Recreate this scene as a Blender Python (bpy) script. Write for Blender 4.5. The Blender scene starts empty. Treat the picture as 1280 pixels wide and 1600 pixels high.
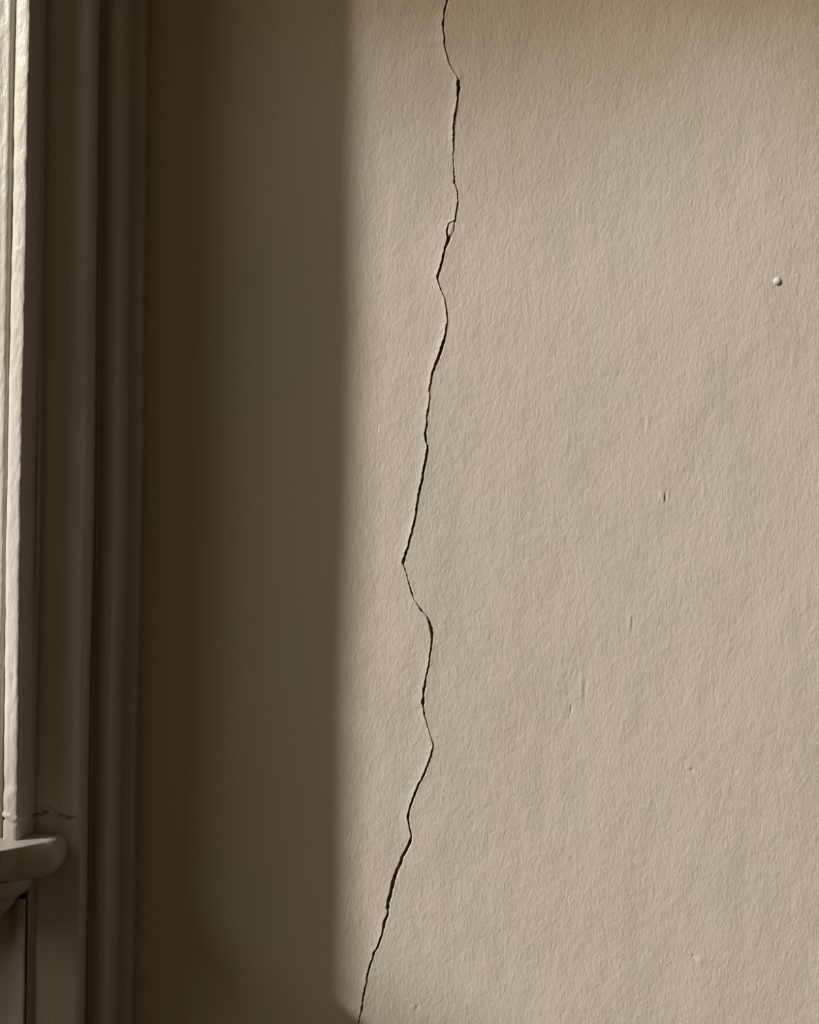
import bpy, math
import numpy as np
from mathutils import Vector

# ------------------------------------------------------------------ camera, sky, sun, exposure
S = bpy.context.scene
C = S.collection
D = 1.2                      # camera distance from the plaster, m
ZC = 1.2                     # camera height
MM = 0.0005                  # metres on the plaster per photo pixel
K = 0.0165                   # camera roll (radians)

cam_d = bpy.data.cameras.new('camera')
cam = bpy.data.objects.new('camera', cam_d)
C.objects.link(cam)
cam.location = (0, -D, ZC)
cam.rotation_euler = (math.pi / 2, -K, 0)
cam_d.sensor_fit = 'HORIZONTAL'
cam_d.sensor_width = 36
cam_d.lens = 36 * (D / MM) / 1280
cam_d.clip_start = 0.01
S.camera = cam

S.view_settings.view_transform = 'Standard'
S.view_settings.look = 'None'
S.view_settings.gamma = 1
S.view_settings.exposure = 0.0
S.view_settings.use_curve_mapping = False

W = bpy.data.worlds.new('world')
S.world = W
W.use_nodes = True
wn = W.node_tree.nodes
wl = W.node_tree.links
bg = wn['Background']
bg.inputs['Strength'].default_value = 1.0
tc = wn.new('ShaderNodeTexCoord')
sx = wn.new('ShaderNodeSeparateXYZ')
wl.new(tc.outputs['Generated'], sx.inputs[0])
mr = wn.new('ShaderNodeMapRange')
mr.inputs['From Min'].default_value = -0.6
mr.inputs['From Max'].default_value = 0.45
wl.new(sx.outputs['X'], mr.inputs['Value'])
mx = wn.new('ShaderNodeMix')
mx.data_type = 'RGBA'
mx.inputs[6].default_value = (0.165, 0.14, 0.088, 1)      # daylight side
mx.inputs[7].default_value = (0.035, 0.027, 0.014, 1)   # dim warm room side
wl.new(mr.outputs[0], mx.inputs[0])

SUN_T, SUN_E = 0.435, 0.70
# bright hazy sky around the sun
sdv = Vector((-1, -SUN_T, SUN_E)).normalized()
dt = wn.new('ShaderNodeVectorMath'); dt.operation = 'DOT_PRODUCT'
wl.new(tc.outputs['Generated'], dt.inputs[0]); dt.inputs[1].default_value = sdv
g = wn.new('ShaderNodeMapRange'); g.interpolation_type = 'SMOOTHSTEP'
g.inputs['From Min'].default_value = 0.88; g.inputs['From Max'].default_value = 1.0
wl.new(dt.outputs['Value'], g.inputs['Value'])
mg = wn.new('ShaderNodeMix'); mg.data_type = 'RGBA'
mg.inputs[7].default_value = (8.8, 8.3, 6.5, 1)
wl.new(g.outputs[0], mg.inputs[0]); wl.new(mx.outputs[2], mg.inputs[6])
wl.new(mg.outputs[2], bg.inputs['Color'])
    # towards the wall / downwards, per metre travelled to the right
sd = bpy.data.lights.new('sun', 'SUN')
sd.energy = 6.55
sd.angle = math.radians(2.8)
sd.color = (1.0, 0.965, 0.925)
sun = bpy.data.objects.new('sun', sd)
C.objects.link(sun)
sun.rotation_euler = Vector((1, SUN_T, -SUN_E)).to_track_quat('-Z', 'Y').to_euler()
sun.location = (-3, -1.5, 3)

# ------------------------------------------------------------------ helpers
def X_at(px, h=0.0):
    """x of a feature seen at photo column px (mid height) that stands h in front of the plaster"""
    return (px - 640) * MM * (D - h) / D

def wall_xz(px, py):
    u, v = px - 640, 800 - py
    return (u - K * v) * MM, ZC + (v + K * u) * MM

rng = np.random.RandomState(7)
LAT = rng.rand(256, 256) * 2 - 1

def vnoise(x, y):
    xi = np.floor(x).astype(int); yi = np.floor(y).astype(int)
    fx = x - xi; fy = y - yi
    fx = fx * fx * fx * (fx * (fx * 6 - 15) + 10); fy = fy * fy * fy * (fy * (fy * 6 - 15) + 10)
    a = LAT[xi & 255, yi & 255]; b = LAT[(xi + 1) & 255, yi & 255]
    c = LAT[xi & 255, (yi + 1) & 255]; d = LAT[(xi + 1) & 255, (yi + 1) & 255]
    return (a * (1 - fx) + b * fx) * (1 - fy) + (c * (1 - fx) + d * fx) * fy

def fbm(x, y, o=3):
    s = 0; a = 1.0; t = 0
    for i in range(o):
        s = s + a * vnoise(x * 2 ** i + 17.3 * i, y * 2 ** i + 9.1 * i); t += a; a *= 0.5
    return s / t

def mesh_obj(name, verts, faces, mat, parent=None, smooth=True):
    me = bpy.data.meshes.new(name)
    verts = np.asarray(verts, dtype=np.float32); faces = np.asarray(faces, dtype=np.int32)
    if faces.ndim == 2:
        n = len(faces); k = faces.shape[1]
        me.vertices.add(len(verts)); me.vertices.foreach_set('co', verts.ravel())
        me.loops.add(n * k); me.loops.foreach_set('vertex_index', faces.ravel())
        me.polygons.add(n)
        me.polygons.foreach_set('loop_start', np.arange(0, n * k, k, dtype=np.int32))
        me.polygons.foreach_set('loop_total', np.full(n, k, dtype=np.int32))
        me.update(calc_edges=True); me.validate()
    me.polygons.foreach_set('use_smooth', [smooth] * len(me.polygons))
    me.materials.append(mat)
    o = bpy.data.objects.new(name, me)
    C.objects.link(o)
    if parent: o.parent = parent
    return o

def pydata_obj(name, verts, faces, mat, parent=None, smooth=False):
    me = bpy.data.meshes.new(name)
    me.from_pydata([tuple(v) for v in verts], [], faces)
    me.validate(); me.update()
    me.polygons.foreach_set('use_smooth', [smooth] * len(me.polygons))
    me.materials.append(mat)
    o = bpy.data.objects.new(name, me); C.objects.link(o)
    if parent: o.parent = parent
    return o

def grid_faces(r, c, off=0, flip=False):
    i = np.arange(r - 1)[:, None] * c + np.arange(c - 1)[None, :] + off
    f = np.stack([i, i + 1, i + c + 1, i + c], -1).reshape(-1, 4)
    return f[:, ::-1] if flip else f

def boxes(name, bl, mat, parent=None):
    vs, fs = [], []
    for (x0, x1, y0, y1, z0, z1) in bl:
        b = len(vs)
        vs += [(x0, y0, z0), (x1, y0, z0), (x1, y1, z0), (x0, y1, z0), (x0, y0, z1), (x1, y0, z1), (x1, y1, z1), (x0, y1, z1)]
        fs += [[b + q for q in f] for f in ((0, 3, 2, 1), (4, 5, 6, 7), (0, 1, 5, 4), (1, 2, 6, 5), (2, 3, 7, 6), (3, 0, 4, 7))]
    return pydata_obj(name, vs, fs, mat, parent)

def tag(o, label=None, kind=None, cat=None):
    if label: o['label'] = label
    if kind: o['kind'] = kind
    if cat: o['category'] = cat
    return o

# ------------------------------------------------------------------ materials
def new_mat(name):
    m = bpy.data.materials.new(name); m.use_nodes = True
    nt = m.node_tree
    return m, nt, nt.nodes, nt.links, nt.nodes['Principled BSDF']

def noise_node(n, l, vec, scale, detail, rough, dist=0.0):
    t = n.new('ShaderNodeTexNoise')
    t.inputs['Scale'].default_value = scale; t.inputs['Detail'].default_value = detail
    t.inputs['Roughness'].default_value = rough; t.inputs['Distortion'].default_value = dist
    l.new(vec, t.inputs['Vector']); return t

def mapped(n, l, src, scale, rot=(0, 0, 0)):
    mp = n.new('ShaderNodeMapping'); mp.inputs['Scale'].default_value = scale
    mp.inputs['Rotation'].default_value = rot
    l.new(src, mp.inputs['Vector']); return mp.outputs[0]

def ramp(n, l, fac, stops):
    r = n.new('ShaderNodeValToRGB'); l.new(fac, r.inputs[0])
    e = r.color_ramp.elements
    e[0].position, e[0].color = stops[0][0], (*stops[0][1], 1)
    e[1].position, e[1].color = stops[-1][0], (*stops[-1][1], 1)
    for p, c in stops[1:-1]:
        q = e.new(p); q.color = (*c, 1)
    return r.outputs[0]

def mixc(n, l, f, a, b, mode='MIX'):
    m = n.new('ShaderNodeMix'); m.data_type = 'RGBA'; m.blend_type = mode
    if isinstance(f, float): m.inputs[0].default_value = f
    else: l.new(f, m.inputs[0])
    for s, v in ((6, a), (7, b)):
        if isinstance(v, tuple): m.inputs[s].default_value = (*v, 1)
        else: l.new(v, m.inputs[s])
    return m.outputs[2]

def math_node(n, l, op, a, b=None, clamp=False):
    m = n.new('ShaderNodeMath'); m.operation = op; m.use_clamp = clamp
    for i, v in enumerate((a, b)):
        if v is None: continue
        if isinstance(v, (int, float)): m.inputs[i].default_value = v
        else: l.new(v, m.inputs[i])
    return m.outputs[0]

def plaster_material():
    m, nt, n, l, p = new_mat('painted_plaster')
    pos = n.new('ShaderNodeNewGeometry').outputs['Position']
    # colour: faint green / pink mottling of old emulsion, and a yellow damp stain high on the wall
    mott = noise_node(n, l, mapped(n, l, pos, (1, 1, .7)), 9, 3, .55)
    base = ramp(n, l, mott.outputs[0], [(.3, (0.510, 0.468, 0.392)), (.5, (0.530, 0.472, 0.399)), (.7, (0.548, 0.476, 0.403))])
    sep = n.new('ShaderNodeSeparateXYZ'); l.new(pos, sep.inputs[0])
    sn = noise_node(n, l, pos, 6, 4, .55)
    zz = math_node(n, l, 'ADD', sep.outputs['Z'], math_node(n, l, 'MULTIPLY', math_node(n, l, 'SUBTRACT', sn.outputs[0], .5), .22))
    zz = math_node(n, l, 'ADD', zz, math_node(n, l, 'MULTIPLY', sep.outputs['X'], .07))
    mrn = n.new('ShaderNodeMapRange'); mrn.interpolation_type = 'SMOOTHSTEP'
    mrn.inputs['From Min'].default_value = 1.47; mrn.inputs['From Max'].default_value = 1.66
    l.new(zz, mrn.inputs['Value'])
    col = mixc(n, l, mrn.outputs[0], base, (0.475, 0.375, 0.235))
    l.new(col, p.inputs['Base Color'])
    p.inputs['Roughness'].default_value = .5
    p.inputs['Specular IOR Level'].default_value = .35
    # relief: roller-stippled paint, slightly drawn out along the height
    f1 = noise_node(n, l, mapped(n, l, pos, (1, 1, .5), (0, .18, 0)), 480, 3, .6, .6)
    f2 = noise_node(n, l, mapped(n, l, pos, (1, 1, .6), (0, -.3, 0)), 190, 2, .5, .8)
    f3 = noise_node(n, l, mapped(n, l, pos, (1, 1, .6)), 30, 2, .5)
    h = math_node(n, l, 'ADD', math_node(n, l, 'MULTIPLY', f1.outputs[0], .00034), math_node(n, l, 'MULTIPLY', f2.outputs[0], .00030))
    h = math_node(n, l, 'ADD', h, math_node(n, l, 'MULTIPLY', f3.outputs[0], .0004))
    b = n.new('ShaderNodeBump'); b.inputs['Strength'].default_value = 1.0; b.inputs['Distance'].default_value = 1.0
    l.new(h, b.inputs['Height']); l.new(b.outputs[0], p.inputs['Normal'])
    return m

def joinery_material():
    m, nt, n, l, p = new_mat('old_gloss_paint')
    pos = n.new('ShaderNodeNewGeometry').outputs['Position']
    nz = noise_node(n, l, mapped(n, l, pos, (1, 1, .25)), 40, 4, .6)
    col = ramp(n, l, nz.outputs[0], [(.3, (0.455, 0.425, 0.365)), (.7, (0.505, 0.47, 0.405))])
    l.new(col, p.inputs['Base Color'])
    p.inputs['Roughness'].default_value = .36
    f1 = noise_node(n, l, mapped(n, l, pos, (1, 1, .3)), 500, 3, .6, .4)
    f2 = noise_node(n, l, mapped(n, l, pos, (1, 1, .18)), 110, 3, .6, .5)
    h = math_node(n, l, 'ADD', math_node(n, l, 'MULTIPLY', f1.outputs[0], .0005), math_node(n, l, 'MULTIPLY', f2.outputs[0], .0006))
    b = n.new('ShaderNodeBump'); b.inputs['Distance'].default_value = 1.0; b.inputs['Strength'].default_value = 1.0
    l.new(h, b.inputs['Height']); l.new(b.outputs[0], p.inputs['Normal'])
    return m

def raw_plaster_material():
    m, nt, n, l, p = new_mat('bare_plaster')
    pos = n.new('ShaderNodeNewGeometry').outputs['Position']
    nz = noise_node(n, l, pos, 300, 3, .6)
    l.new(ramp(n, l, nz.outputs[0], [(.3, (0.26, 0.19, 0.115)), (.7, (0.48, 0.37, 0.245))]), p.inputs['Base Color'])
    p.inputs['Roughness'].default_value = .9
    b = n.new('ShaderNodeBump'); b.inputs['Distance'].default_value = .0005
    l.new(nz.outputs[0], b.inputs['Height']); l.new(b.outputs[0], p.inputs['Normal'])
    return m

def wood_floor_material():
    m, nt, n, l, p = new_mat('dark_boards')
    pos = n.new('ShaderNodeNewGeometry').outputs['Position']
    nz = noise_node(n, l, mapped(n, l, pos, (1, 12, 1)), 3, 5, .6)
    l.new(ramp(n, l, nz.outputs[0], [(.3, (0.06, 0.035, 0.02)), (.7, (0.13, 0.08, 0.045))]), p.inputs['Base Color'])
    p.inputs['Roughness'].default_value = .5
    return m

def glass_material():
    m, nt, n, l, p = new_mat('window_glass')
    p.inputs['Transmission Weight'].default_value = 1; p.inputs['Roughness'].default_value = .02
    p.inputs['Base Color'].default_value = (.95, .97, .96, 1)
    return m

M_WALL, M_WOOD, M_RAW, M_FLOOR, M_GLASS = plaster_material(), joinery_material(), raw_plaster_material(), wood_floor_material(), glass_material()

# ------------------------------------------------------------------ the crack, measured: (row, left edge, right edge) in photo pixels
CR = """-60 712 715|-20 704 707.5|0 697.6 700.8|15.6 693.4 696.5|28 692.2 694.5|37.5 690.6 694.4|45.3 691.4 693.4|47.6 691.9 692.8|53 692.5 694.7|61 693.4 695.6
68.7 692.8 694.7|75 694 695.6|84.4 696.9 698.4|93.7 699.2 700.8|100 701.4 702|106 704 705.3|115.6 710.2 711.6|119.5 713 714.2|125 714.2 717.5|133 712.7 719.3
137.5 714 720.3|145 713.7 718.3|156 713.7 716|165.6 712.2 714.4|175 710.6 713|179.7 709 711.9|187.5 708.7 711.2|194 708 710.3|203 707.5 710|219 707.2 709.7
226.5 707.5 709.4|234 708 710|244 707.2 708.7|250 707.8 709|254.7 707.5 709.4|265.6 708.4 710.3|278 708.6 711.2|283 708.3 712.2|286.7 708.5 711.6|288.5 711 712.8
297 713.7 715|304.7 714.8 716.7|312.5 714.4 716|318.7 714 716.8|323.4 713.3 715.3|334 711.5 713.7|343.7 710 711.9|345.5 706 711.6|347.5 701.3 711.2|352 699.4 710.5|358 697.6 710
362 697.4 709|366 697.6 706.5|368.4 698.2 704.8|375 698 703.9|381 695.6 700.8|387.5 693.8 697.7|393.7 692.5 695.6|403 690.3 693.8|412.5 687.8 691.3|422 685.2 688.8|429.7 682 686|436 682.5 684.7
440.6 684.4 685.6|453 688.3 689.5|465.6 693.8 694.8|476.6 695.6 696.9|487.5 697.2 698.8|500 698.4 700|509 696.9 698.8|517 695.6 698|526.6 693.8 696.9|536 689.8 695
547 686.4 691.9|558 682.8 687.8|565.6 680 684.4|575 676.6 680.5|584 673.9 677.3|597 671.9 674.4|608 669.2 671.6|615.6 670.8 671.7|622 670.3 672.2|634 668.8 671|645 666.9 670
653 665.2 666.6|661 666 668.8|669 664.4 667.5|676.6 662.8 666.3|686 663.8 667.5|694 665.8 667.8|698.4 667.2 670|706 665.6 669.2|719 663.3 667.2|731 660.6 664.8|740.6 659 662.5
750 658.1 662.2|759 655.3 659.4|769 653.4 656.9|781 651 654.7|790.6 649.4 652.7|803 648.8 651|812.5 646.4 649.5|822 643.8 647.5|831 641.9 644.8|843.7 638.6 641.4|853 636.3 639.4
862.5 632.8 636.3|872 629.7 633.9|879.7 627.2 631.6|882.8 629.2 630.8|886 630.8 631.7|893.7 633.4 634.7|906 636.6 637.8|918.7 640.2 642.5|928 642.8 644.8|936 645.6 647.2|940 648.9 649.4
947 652.7 654.7|954.7 657.3 660|957.8 661.5 662.3|964 666.7 668.3|972 669 673.4|981 670.6 676.9|990.6 672.5 677.2|1000 673.4 676.9|1006 673 676|1018.7 671.4 674|1031 669.8 672.5
1043.7 667.8 670.6|1054.7 664.8 667.5|1065.6 663.1 666.3|1076.6 660.6 665.2|1082.8 659.4 664|1087.5 660.3 662.8|1093.7 658.9 663|1098.4 658.1 663.9|1104.7 660 662.8|1107.8 661.4 662|1114 661.7 664
1120 662.8 664.7|1123.4 664.8 665.2|1131 666.4 668.3|1139 668.4 669.8|1143 670 670.5|1153 673 674.5|1164 676 677.8|1168 675 677.2|1179.7 672.2 675|1192 667.8 670.6|1203 663.6 666.7
1215.6 658 662|1228 651 655|1237.5 647.2 651|1250 642.7 646.6|1262.5 638.8 641.9|1267 638.4 640.8|1273 636 640.3|1281 636 639.2|1285 637.6 639.6|1293.7 638.4 640.8|1300 640.8 643
1306 641.6 644.4|1315.6 638.4 643.4|1325 633.8 639.2|1333 629.8 635.3|1340.6 625.6 630.6|1350 622.8 628.3|1357.8 618.4 623.6|1367 615 621.7|1376.6 611 618|1387.5 609.5 615.8|1393.7 608.8 613.8
1400 606.4 612.7|1409 604.4 609.5|1418.7 602.8 608.8|1423 604.8 607.2|1431 602.8 607.2|1440.6 597.8 604|1448 596.9 602.3|1456 596.6 600|1462.5 594.5 597.7|1472 591 594.4|1481 587.5 591.4
1489 582 585.6|1497 581.6 584.4|1504.7 578 581.6|1515.6 574.7 577.3|1525 572.2 575.3|1534 571.9 574|1543.7 568.8 572.2|1558 566 569|1565.6 565.6 568.4|1575 563.8 567.2|1584 562.5 564.8
1593.7 560.6 562.8|1600 559.6 561.6|1620 556 558|1660 549 551"""
cr = np.array([[float(q) for q in s.split()] for s in CR.replace('\n', '|').split('|')])
lx, lz = wall_xz(cr[:, 1], cr[:, 0]); rx, rz = wall_xz(cr[:, 2], cr[:, 0])

ZLO, ZHI = ZC - 0.43, ZC + 0.43
zrows = np.arange(ZLO, ZHI, MM)
R = len(zrows)
def crack_edges(z):
    a = np.interp(z, lz[::-1], lx[::-1]); b = np.interp(z, rz[::-1], rx[::-1])
    ja = fbm(z * 620, z * 0 + 3.3, 3) * 1.0 * MM; jb = fbm(z * 560, z * 0 + 40.7, 3) * 1.1 * MM
    a = a + ja; b = b + jb
    mid = (a + b) / 2; w = np.maximum((b - a) * 1.08 + .3 * MM, .7 * MM)
    return mid - w / 2, mid + w / 2 + .8 * MM
xl, xr = crack_edges(zrows)

# small marks on the plaster: (px, py, sigma x, sigma y, height in px)
MARKS = [(1034, 775, 3.5, 4.5, 1.1), (1040.5, 776.5, 1.3, 5, -1.6), (1037, 780, 1.5, 3, .9), (646, 1573, 4, 2.5, .8), (652, 1574, 1.6, 3, -1.8),
         (909, 1076, 2.2, 16, .8), (914, 1078, 2, 15, -.5), (893, 1108, 1.3, 4.5, -1.5), (890.5, 1120, 1.2, 2.5, -1.0), (1081, 1203, 2, 2.2, -1.6), (1077, 1199, 3, 3, .6),
         (1096, 1500, 3.5, 4, 1.4), (1083, 1494, 2, 2, -1.0), (985, 972, 2, 8, .9), (988, 976, 1.5, 7, -.7), (905, 326, 2, 9, .5), (910, 328, 2, 8, -.4),
         (1190, 387, 1.2, 4, -.8), (1012, 660, 2.5, 11, .6), (1008, 664, 2, 8, -.5), (1016, 1255, 2, 8, .5), (1240, 560, 2.5, 10, .6), (685, 66, 12, 5, .9), (675, 76, 9, 4, -.6),
         (718, 120, 3, 6, .6), (1150, 350, 2.5, 12, .5), (1100, 760, 2, 11, .55), (820, 580, 3, 3, .4), (1260, 940, 2.5, 16, .6), (1225, 1000, 2, 14, -.4), (352, 26, 2.5, 2.5, -.8)]
def wall_h(x, z):
    h = fbm(x * 7 + 3, z * 4 + 5, 3) * .0011
    h = h + fbm(x * 48 + 30, z * 26 + 15, 3) * .00022
    for (px, py, sx_, sy_, a) in MARKS:
        mx_, mz_ = wall_xz(px, py)
        q = ((x - mx_) / (sx_ * MM)) ** 2 + ((z - mz_) / (sy_ * MM)) ** 2
        h = h + .55 * a * MM * np.exp(-q / 2)
    return h

def lip(xx, z, edge, side):
    """edges of the crack heave a little"""
    d = np.abs(xx - edge)
    k = np.clip(fbm(z * 28 + (5 if side < 0 else 60), z * 0 + 2.2, 2) + .55, 0, 1.4)
    amp = (.00062 if side < 0 else .00012) * k
    return amp * np.exp(-d / .0030)

# columns
XL0, XR1 = -0.31, 0.36
absL = X_at(np.concatenate([np.arange(20, 520, 8.0)]))
absL = np.concatenate([[XL0], absL[absL > XL0]])
eL = X_at(520.)
sL = 1 - (1 - np.linspace(0, 1, 61)[1:]) ** 1.6          # towards the crack, denser at it
absR = np.concatenate([np.arange(760, 1370, 6.0)] + [np.arange(px - 9, px + 9.1, 1.0) for (px, py, a, b, c) in MARKS if px > 770])
absR = np.unique(np.round(X_at(absR), 5)); absR = absR[absR < XR1]
eR = X_at(752.)
sR = (np.linspace(0, 1, 91)[:-1]) ** 1.5
def rows_left(z, xl):
    stretch = eL + (xl[:, None] - eL) * sL[None, :]
    X = np.concatenate([np.repeat(absL[None, :], len(z), 0), np.full((len(z), 1), eL), stretch], 1)
    Z = np.repeat(z[:, None], X.shape[1], 1)
    return X, Z
def rows_right(z, xr):
    stretch = xr[:, None] + (eR - xr[:, None]) * sR[None, :]
    X = np.concatenate([stretch, np.full((len(z), 1), eR), np.repeat(absR[None, :], len(z), 0)], 1)
    Z = np.repeat(z[:, None], X.shape[1], 1)
    return X, Z
XA, ZA = rows_left(zrows, xl)
HA = wall_h(XA, ZA) + lip(XA, ZA, xl[:, None], -1)
XB, ZB = rows_right(zrows, xr)
HB = wall_h(XB, ZB) + lip(XB, ZB, xr[:, None], 1)
# bring relief to zero at the patch border so the plain wall around it meets it
def fade(X, Z):
    f = np.clip((Z - ZLO) / .015, 0, 1) * np.clip((ZHI - Z) / .015, 0, 1)
    return f * np.clip((X - XL0) / .01, 0, 1) * np.clip((XR1 - X) / .005, 0, 1)
HA *= fade(XA, ZA); HB *= fade(XB, ZB)
# chipped bevel along the right edge of the crack
wl0 = np.minimum(.00042, (xr - xl) * .45) * np.clip(.8 + .7 * fbm(zrows * 240 + 4, zrows * 0 + 11, 2), .3, 1.3)
XB = np.concatenate([(xr - wl0)[:, None], XB], 1); ZB = np.concatenate([ZB[:, :1], ZB], 1)
HB = np.concatenate([(HB[:, 0] - wl0 * 1.0)[:, None], HB], 1)
xr = xr - wl0
ca, cb = XA.shape[1], XB.shape[1]
va = np.stack([XA, -HA, ZA], -1).reshape(-1, 3); vb = np.stack([XB, -HB, ZB], -1).reshape(-1, 3)
verts = [va, vb]
faces = [grid_faces(R, ca), grid_faces(R, cb, len(va))]
nv = len(va) + len(vb)
# the plain rest of the wall, with the opening of the window in it
ZF, ZT, XLW, XRW = 0.0, 6.0, -2.6, 2.2
xa0, xb1 = XA[0, 0], XB[0, -1]
WX0, WX1, WZ0, WZ1 = -1.30, -0.335, 0.90, 2.95        # window opening
for (x0, x1, z0, z1) in [(xa0, xb1, ZF, zrows[0]), (xa0, xb1, zrows[-1], ZT), (xb1, XRW, ZF, ZT), (WX1, xa0, ZF, ZT),
                         (WX0, WX1, ZF, WZ0), (WX0, WX1, WZ1, ZT), (XLW, WX0, ZF, ZT)]:
    verts.append(np.array([(x0, 0, z0), (x1, 0, z0), (x1, 0, z1), (x0, 0, z1)]))
    faces.append(np.array([[nv, nv + 1, nv + 2, nv + 3]])); nv += 4
# reveals of the opening and the back of the wall
T = .22
for (p, q) in (((WX0, WZ0), (WX0, WZ1)), ((WX0, WZ1), (WX1, WZ1)), ((WX1, WZ1), (WX1, WZ0)), ((WX1, WZ0), (WX0, WZ0))):
    verts.append(np.array([(p[0], 0, p[1]), (q[0], 0, q[1]), (q[0], T, q[1]), (p[0], T, p[1])]))
    faces.append(np.array([[nv, nv + 1, nv + 2, nv + 3]])); nv += 4
for (x0, x1, z0, z1) in [(WX1, XRW, ZF, ZT), (XLW, WX0, ZF, ZT), (WX0, WX1, ZF, WZ0), (WX0, WX1, WZ1, ZT)]:
    verts.append(np.array([(x0, T, z0), (x0, T, z1), (x1, T, z1), (x1, T, z0)]))
    faces.append(np.array([[nv, nv + 1, nv + 2, nv + 3]])); nv += 4
wall = mesh_obj('wall_back', np.concatenate(verts), np.concatenate(faces), M_WALL)
tag(wall, 'beige painted plaster wall with a long jagged vertical crack, sunlit on the right', 'structure')

# the inside of the crack
w = xr - xl
dep = .0013 + 1.0 * w + np.clip(fbm(zrows * 160, zrows * 0 + 8, 2), 0, 1) * .0006
shelf = np.clip(fbm(zrows * 330 + 9, zrows * 0 + 21, 2) * 1.3 + .1, 0.05, 1) * .45   # crumbled right lip
yl = -HA[:, -1]; yr = -HB[:, 0]
prof = [(xl, yl), (xl + .04 * w, yl + dep * .35), (xl + .12 * w, yl + dep * .8), (xl + .5 * w, yr + dep), (xr - .15 * w, yr + dep * .75),
        (xr - (.08 + .25 * shelf) * w, yr + dep * .28), (xr - .05 * w, yr + .00012), (xr, yr)]
P = np.stack([np.stack([a, b, zrows], -1) for a, b in prof], 1)
crack = mesh_obj('crack', P.reshape(-1, 3), grid_faces(R, len(prof)), M_RAW, wall, smooth=False)
tag(crack, 'dark jagged crack running the full height of the plaster')

# a loose flake of plaster caught in the crack
def flake(name, outline, lift, thick, mat, parent):
    pts = [wall_xz(*q) for q in outline]
    cx = sum(p[0] for p in pts) / len(pts); cz = sum(p[1] for p in pts) / len(pts)
    n = len(pts); v = []
    for s, y in ((1.0, thick), (1.0, lift + .0001), (.85, lift), ):
        v += [(cx + (x - cx) * s, y, cz + (z - cz) * s) for x, z in pts]
    v.append((cx, lift - .0001, cz)); f = []
    for k in range(2):
        for i in range(n):
            j = (i + 1) % n; f.append([k * n + i, k * n + j, (k + 1) * n + j, (k + 1) * n + i])
    for i in range(n): f.append([2 * n + i, 2 * n + (i + 1) % n, 3 * n])
    return pydata_obj(name, v, f, mat, parent, True)
yo = float(np.interp(wall_xz(700, 357)[1], zrows, -yl))
fl = flake('plaster_flake', [(699.8, 344), (702.8, 340), (709.5, 338.5), (709.8, 351), (709, 357.5), (708.5, 362), (705.5, 367), (702.5, 369), (700.8, 368.2), (700.1, 362), (700.9, 355), (701.2, 351), (699.6, 347.8)], yo - .0002, .0035, M_WALL, wall)
tag(fl, 'pale loose flake of plaster caught in the crack')
# the paint nib on the right
def nib(px, py, r, hgt):
    x, z = wall_xz(px, py); hh = float(wall_h(np.array([x]), np.array([z]))[0])
    v, f = [], []; nr, na = 8, 24
    for i in range(nr + 1):
        a = math.pi / 2 * i / nr
        rr = r * math.cos(a) * (1.0 + .25 * (1 - i / nr) ** 3)
        for j in range(na):
            t = 2 * math.pi * j / na
            v.append((x + rr * math.cos(t) * .95, -hh + .0004 - hgt * math.sin(a) - .0002, z + rr * math.sin(t)))
    for i in range(nr):
        for j in range(na):
            k = (j + 1) % na; f.append([i * na + j, i * na + k, (i + 1) * na + k, (i + 1) * na + j])
    return pydata_obj('paint_nib', v, f, M_WALL, wall, True)
tag(nib(1214.8, 439.8, 6.0 * MM, 2.6 * MM), 'small round raised nib on the right of the wall')

# ------------------------------------------------------------------ the window surround
def densify(pts, step):
    out = [pts[0]]
    for a, b in zip(pts[:-1], pts[1:]):
        L = math.hypot(b[0] - a[0], b[1] - a[1]); n = max(1, int(L / step))
        for i in range(1, n + 1): out.append((a[0] + (b[0] - a[0]) * i / n, a[1] + (b[1] - a[1]) * i / n))
    return out
def chaikin(pts, k=2):
    for _ in range(k):
        o = [pts[0]]
        for a, b in zip(pts[:-1], pts[1:]):
            o += [(a[0] * .75 + b[0] * .25, a[1] * .75 + b[1] * .25), (a[0] * .25 + b[0] * .75, a[1] * .25 + b[1] * .75)]
        pts = o + [pts[-1]]
    return pts

def dent(x, z, amp=1.0):
    """the old horizontal break in the paint, low on the moulding"""
    _, zc = wall_xz(60, 1241)
    zz = zc + fbm(x * 160 + 3, x * 0 + 1, 3) * .004 - np.clip((x - X_at(80, .08)) / .03, 0, 1) * .004
    k = np.clip(fbm(x * 190 + 7, x * 0 + 5, 2) * 2.5 + .35, 0, 1)
    k = k * np.clip((X_at(128, .075) - x) / .004, 0, 1); amp = amp * np.clip((X_at(128, .075) - x) / .004, 0, 1)
    return -amp * .0016 * k * np.exp(-((z - zz) / .0010) ** 2) + amp * .0007 * np.exp(-((z - zz - .0028) / .0018) ** 2)

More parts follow.
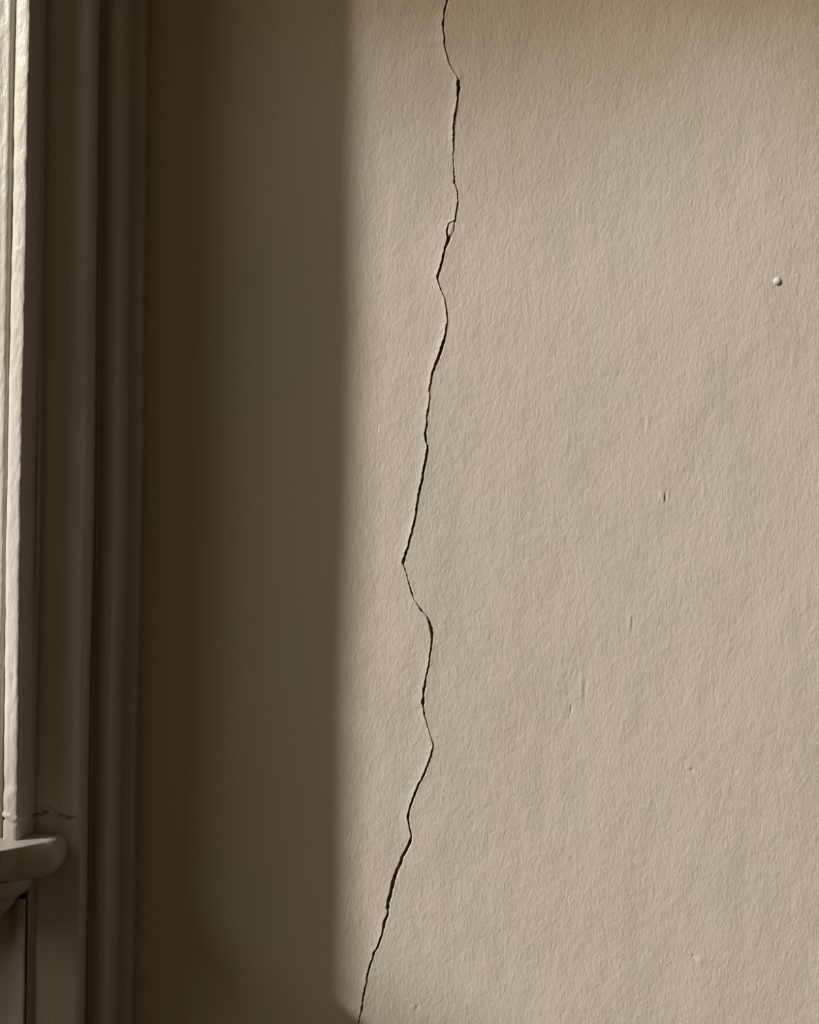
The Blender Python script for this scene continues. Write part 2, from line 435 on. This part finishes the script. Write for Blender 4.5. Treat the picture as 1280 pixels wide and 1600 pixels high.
def moulding(name, pts, z0, z1, parent, rough=.0002, wob=.0006, dents=0.0, seed=0.0, extra=None):
    """vertical run of a moulding from a cross-section of (x, projection)"""
    pr = chaikin(densify(pts, .0032), 2)
    px_ = np.array([p[0] for p in pr]); ph = np.array([p[1] for p in pr])
    tx = np.gradient(px_); th = np.gradient(ph); L = np.hypot(tx, th) + 1e-9
    nx, nh = -th / L, tx / L                      # outward
    fine = np.arange(max(z0, ZLO - .02), min(z1, ZHI + .02), .0010)
    z = np.concatenate([np.arange(z0, fine[0], .05), fine, np.arange(fine[-1] + .05, z1, .05), [z1]])
    Xg = np.repeat(px_[None], len(z), 0); Hg = np.repeat(ph[None], len(z), 0); Zg = np.repeat(z[:, None], len(px_), 1)
    s = np.cumsum(L)[None] * 1.0
    d = fbm(s * 260 + seed, Zg * 90 + seed, 3) * rough + fbm(s * 40 + seed, Zg * 12 + seed, 2) * rough * 1.5
    if dents: d = d + dent(Xg, Zg, dents)
    if extra is not None: d = d + extra(Xg, Zg)
    Xg = Xg + nx[None] * d + vnoise(Zg * 5 + seed, Zg * 0) * wob
    Hg = Hg + nh[None] * d
    V = np.stack([Xg, -Hg, Zg], -1).reshape(-1, 3)
    F = grid_faces(len(z), len(px_))
    o = mesh_obj(name, V, F, M_WOOD, parent)
    # end caps
    return o

win = bpy.data.objects.new('window_1', None); C.objects.link(win)
win.location = (0, 0, 0)
tag(win, 'old painted window surround with rounded bead and sill at the left edge', 'structure')
_, ZST = wall_xz(30, 1313)
ZSTOOL = ZC - (1322 - 800) * MM * (D - .10) / D       # top of the inner sill
HB_ = .1035
# bead moulding: ridge catches the sun
def bead_nicks(x, z):
    r = 0
    for (px, py, s1, s2, a) in [(21, 1060, 2.2, 9, -1.8), (26, 1050, 2.5, 7, 1.2), (10, 1228, 4, 7, -3.0), (25, 1236, 8, 5, 1.6), (16, 1250, 8, 6, .8), (30, 1130, 2, 12, .5)]:
        zz = ZC + (800 - py + K * (px - 640)) * MM * (D - .1) / D
        xx = X_at(px + K * (py - 800), .1)
        r = r + a * MM * np.exp(-.5 * (((x - xx) / (s1 * MM)) ** 2 + ((z - zz) / (s2 * MM)) ** 2))
    return r
xb = X_at(11.5, .097)
bead = moulding('bead_moulding', [(xb, .058), (xb, .0970), (X_at(14, .101), .1008), (X_at(22, .1022), .1022), (X_at(31, HB_), HB_), (X_at(36, .1020), .1020), (X_at(41, .0975), .0975),
                                  (X_at(46, .092), .092), (X_at(51, .0865), .0865), (X_at(54, .084), .084), (X_at(56, .083), .082), (X_at(57, .08), .07)], ZSTOOL - .002, 2.9, win, rough=.00038, wob=.0006, dents=1.6, seed=3.0, extra=bead_nicks)
tag(bead, 'rounded inner bead whose left half catches the sun')
# flat casing with its outer mouldings
xf, xo, xs = X_at(136, .075), X_at(186, .045), X_at(216, .02)
moulding('casing', [(X_at(30, .06), .0), (X_at(30, .06), .070), (X_at(50, .082), .080), (X_at(55, .0825), .0825), (X_at(60, .081), .0812), (X_at(62, .078), .0775), (X_at(65, .076), .0752), (X_at(67, .0765), .0762), (X_at(72, .0765), .0765),
                    (X_at(100, .076), .076), (X_at(130, .0755), .0755), (xf, .074), (xf, .046), (X_at(152, .045), .0455), (X_at(160, .051), .051), (X_at(168, .0545), .0545), (X_at(177, .053), .053), (X_at(184, .047), .047),
                    (xo, .044), (xo, .0215), (X_at(199, .0212), .0212), (X_at(212, .0205), .0205), (xs, .018), (xs, -.001)], 0.0, 2.95, win, rough=.00018, wob=.0011, dents=3.0, seed=11.0, extra=lambda x, z: -.0056 * np.clip((ZSTOOL - .03 - z) / .006, 0, 1) * np.clip((X_at(63, .078) - x) / .0015, 0, 1))
# stop bead left of the dark gap
xq = X_at(10.4, .095)
moulding('stop_bead', [(X_at(-60, .08), .0), (X_at(-60, .08), .088), (X_at(-50, .09), .0925), (X_at(-4, .095), .0955), (X_at(4, .0965), .0968), (xq, .094), (xq, .055)], ZSTOOL - .002, 2.9, win, rough=.00035, wob=.0005, seed=23.0)
# sash, glass beyond the frame
xsr = X_at(-58, .03)
boxes('sash', [(xsr - .05, xsr, -.03, .015, ZSTOOL, 2.9), (WX0, WX0 + .05, -.03, .015, ZSTOOL, 2.9), (WX0 + .05, xsr - .05, -.03, .015, ZSTOOL, ZSTOOL + .07), (WX0 + .05, xsr - .05, -.03, .015, 2.84, 2.9)], M_WOOD, win)
boxes('pane', [(WX0 + .05, xsr - .05, -.008, -.004, ZSTOOL + .07, 2.84)], M_GLASS, win)

# inner sill ("stool"): a rounded horn at the right end; profile rings swept along the plan outline
def offset_sweep(name, plan, prof, zt, mat, parent, label=None, prof_end=None):
    """plan: outline (x, projection) of the top edge; prof: (inset, drop) down the edge"""
    P = chaikin(plan, 3); P = np.array(P)
    t = np.gradient(P, axis=0); L = np.hypot(t[:, 0], t[:, 1]) + 1e-9
    n_in = np.stack([t[:, 1], -t[:, 0]], -1) / L[:, None]        # right-hand normal of travel
    pr = chaikin(prof, 2); pe = chaikin(prof_end or prof, 2)
    n = len(P); wt = np.clip((-n_in[:, 0] - .74) * 5, 0, 1)[:, None]
    # top: closed to the wall
    rows = [np.column_stack([P[:, 0], np.minimum(0, 0 * P[:, 1]), np.full(n, zt)])]
    q = P + n_in * .004
    rows.append(np.column_stack([q[:, 0], -np.maximum(q[:, 1], 0), np.full(n, zt)]))
    for (i1, dz), (i2, dz2) in zip(pr, pe):
        ins = i1 * (1 - wt) + i2 * wt
        dz = (dz * (1 - wt) + dz2 * wt)[:, 0]
        q = P + n_in * ins
        q[:, 1] = np.maximum(q[:, 1], 0)
        d = fbm(P[:, 0] * 150 + dz * 90, P[:, 1] * 150, 3) * .0004
        rows.append(np.column_stack([q[:, 0], -(q[:, 1] + d), zt - dz + d]))
    rows.append(np.column_stack([q[:, 0], 0 * q[:, 1], zt - dz + np.zeros(n)]))
    V = np.concatenate(rows)
    F = grid_faces(len(rows), n)
    o = mesh_obj(name, V, F, mat, parent)
    if label: tag(o, label)
    return o

HS = .150
xe = X_at(104, .076)
stool = offset_sweep('inner_sill',
    [(WX0 - .08, HS), (X_at(-200, HS), HS), (X_at(-30, .146), .1465), (X_at(5, .140), .141), (X_at(30, .130), .130), (X_at(55, .119), .119), (X_at(78, .106), .106), (X_at(94, .093), .093), (X_at(100, .08), .08), (X_at(101, .075), .03), (X_at(101, .075), 0)],
    [(0, 0), (.0008, .0008), (.0075, .008), (.0145, .016), (.0200, .0225), (.0240, .0265), (.027, .028), (.029, .0290)], ZSTOOL, M_WOOD, win, 'rounded sill nosing, sunlit on its top',
    [(0, 0), (-.0022, .0012), (-.0050, .005), (-.0062, .0105), (-.0052, .017), (-.0010, .0245), (.008, .0280), (.014, .0290)])
offset_sweep('bed_moulding',
    [(WX0 - .06, .122), (X_at(-200, .122), .122), (X_at(-30, .12), .119), (X_at(10, .115), .113), (X_at(38, .106), .104), (X_at(56, .093), .092), (X_at(66, .08), .078), (X_at(70, .07), .06), (X_at(70, .07), .0)],
    [(0, 0), (.0010, .005), (.005, .012), (.012, .016), (.014, .020), (.019, .027), (.028, .034), (.032, .035)], ZSTOOL - .0287, M_WOOD, win)
# panelled apron under the sill
xp = X_at(47, .083)
moulding('apron', [(WX0 - .04, .0), (WX0 - .04, .062), (X_at(-60, .062), .062), (X_at(-8, .062), .062), (X_at(26, .064), .066), (X_at(38, .079), .081), (xp, .0835), (X_at(49, .083), .083), (X_at(49.5, .08), .07)], 0.0, ZSTOOL - .047, win, rough=.0003, seed=31.0)

# ------------------------------------------------------------------ the rest of the room: unseen side wall added to trim the sunlight, floor
def proj(px, py):
    x, z = wall_xz(px, py); return (-SUN_T * (x - XLW), z + SUN_E * (x - XLW))
a1, a2 = proj(540, 95), proj(1280, -110)
b1 = proj(560, 1602)
open_ = [(-.75, b1[1]), (-.75, a1[1] - .02), a1, a2, (-1.62, a2[1] + .3), (-2.6, a2[1] + .2), (-3.0, 3.4), (-3.0, b1[1])]  # opening shaped so its edges shade the plaster's top and bottom
Y1, ZTL = -3.8, ZT
outer = [(0, 0), (0, ZTL), (a1[0], ZTL), (a2[0], ZTL), (-1.62, ZTL), (-2.6, ZTL), (Y1, ZTL), (Y1, 0)]
v = []
for x in (XLW, XLW - .12):
    v += [(x, y, z) for y, z in outer] + [(x, y, z) for y, z in open_]
f = []
for s in (0, 16):
    for i in range(8):
        j = (i + 1) % 8; f.append([s + i, s + j, s + 8 + j, s + 8 + i])
for i in range(8):
    j = (i + 1) % 8; f.append([8 + i, 8 + j, 24 + j, 24 + i]); f.append([i, 16 + i, 16 + j, j])
wl_ = pydata_obj('sun_mask_wall', v, f, M_WALL)
tag(wl_, 'unseen side wall added to shape the sunlight through its opening', 'structure')
fl_ = boxes('floor', [(XLW, XRW, Y1, 0, -.05, 0)], M_FLOOR)
tag(fl_, 'dark boarded floor', 'structure')
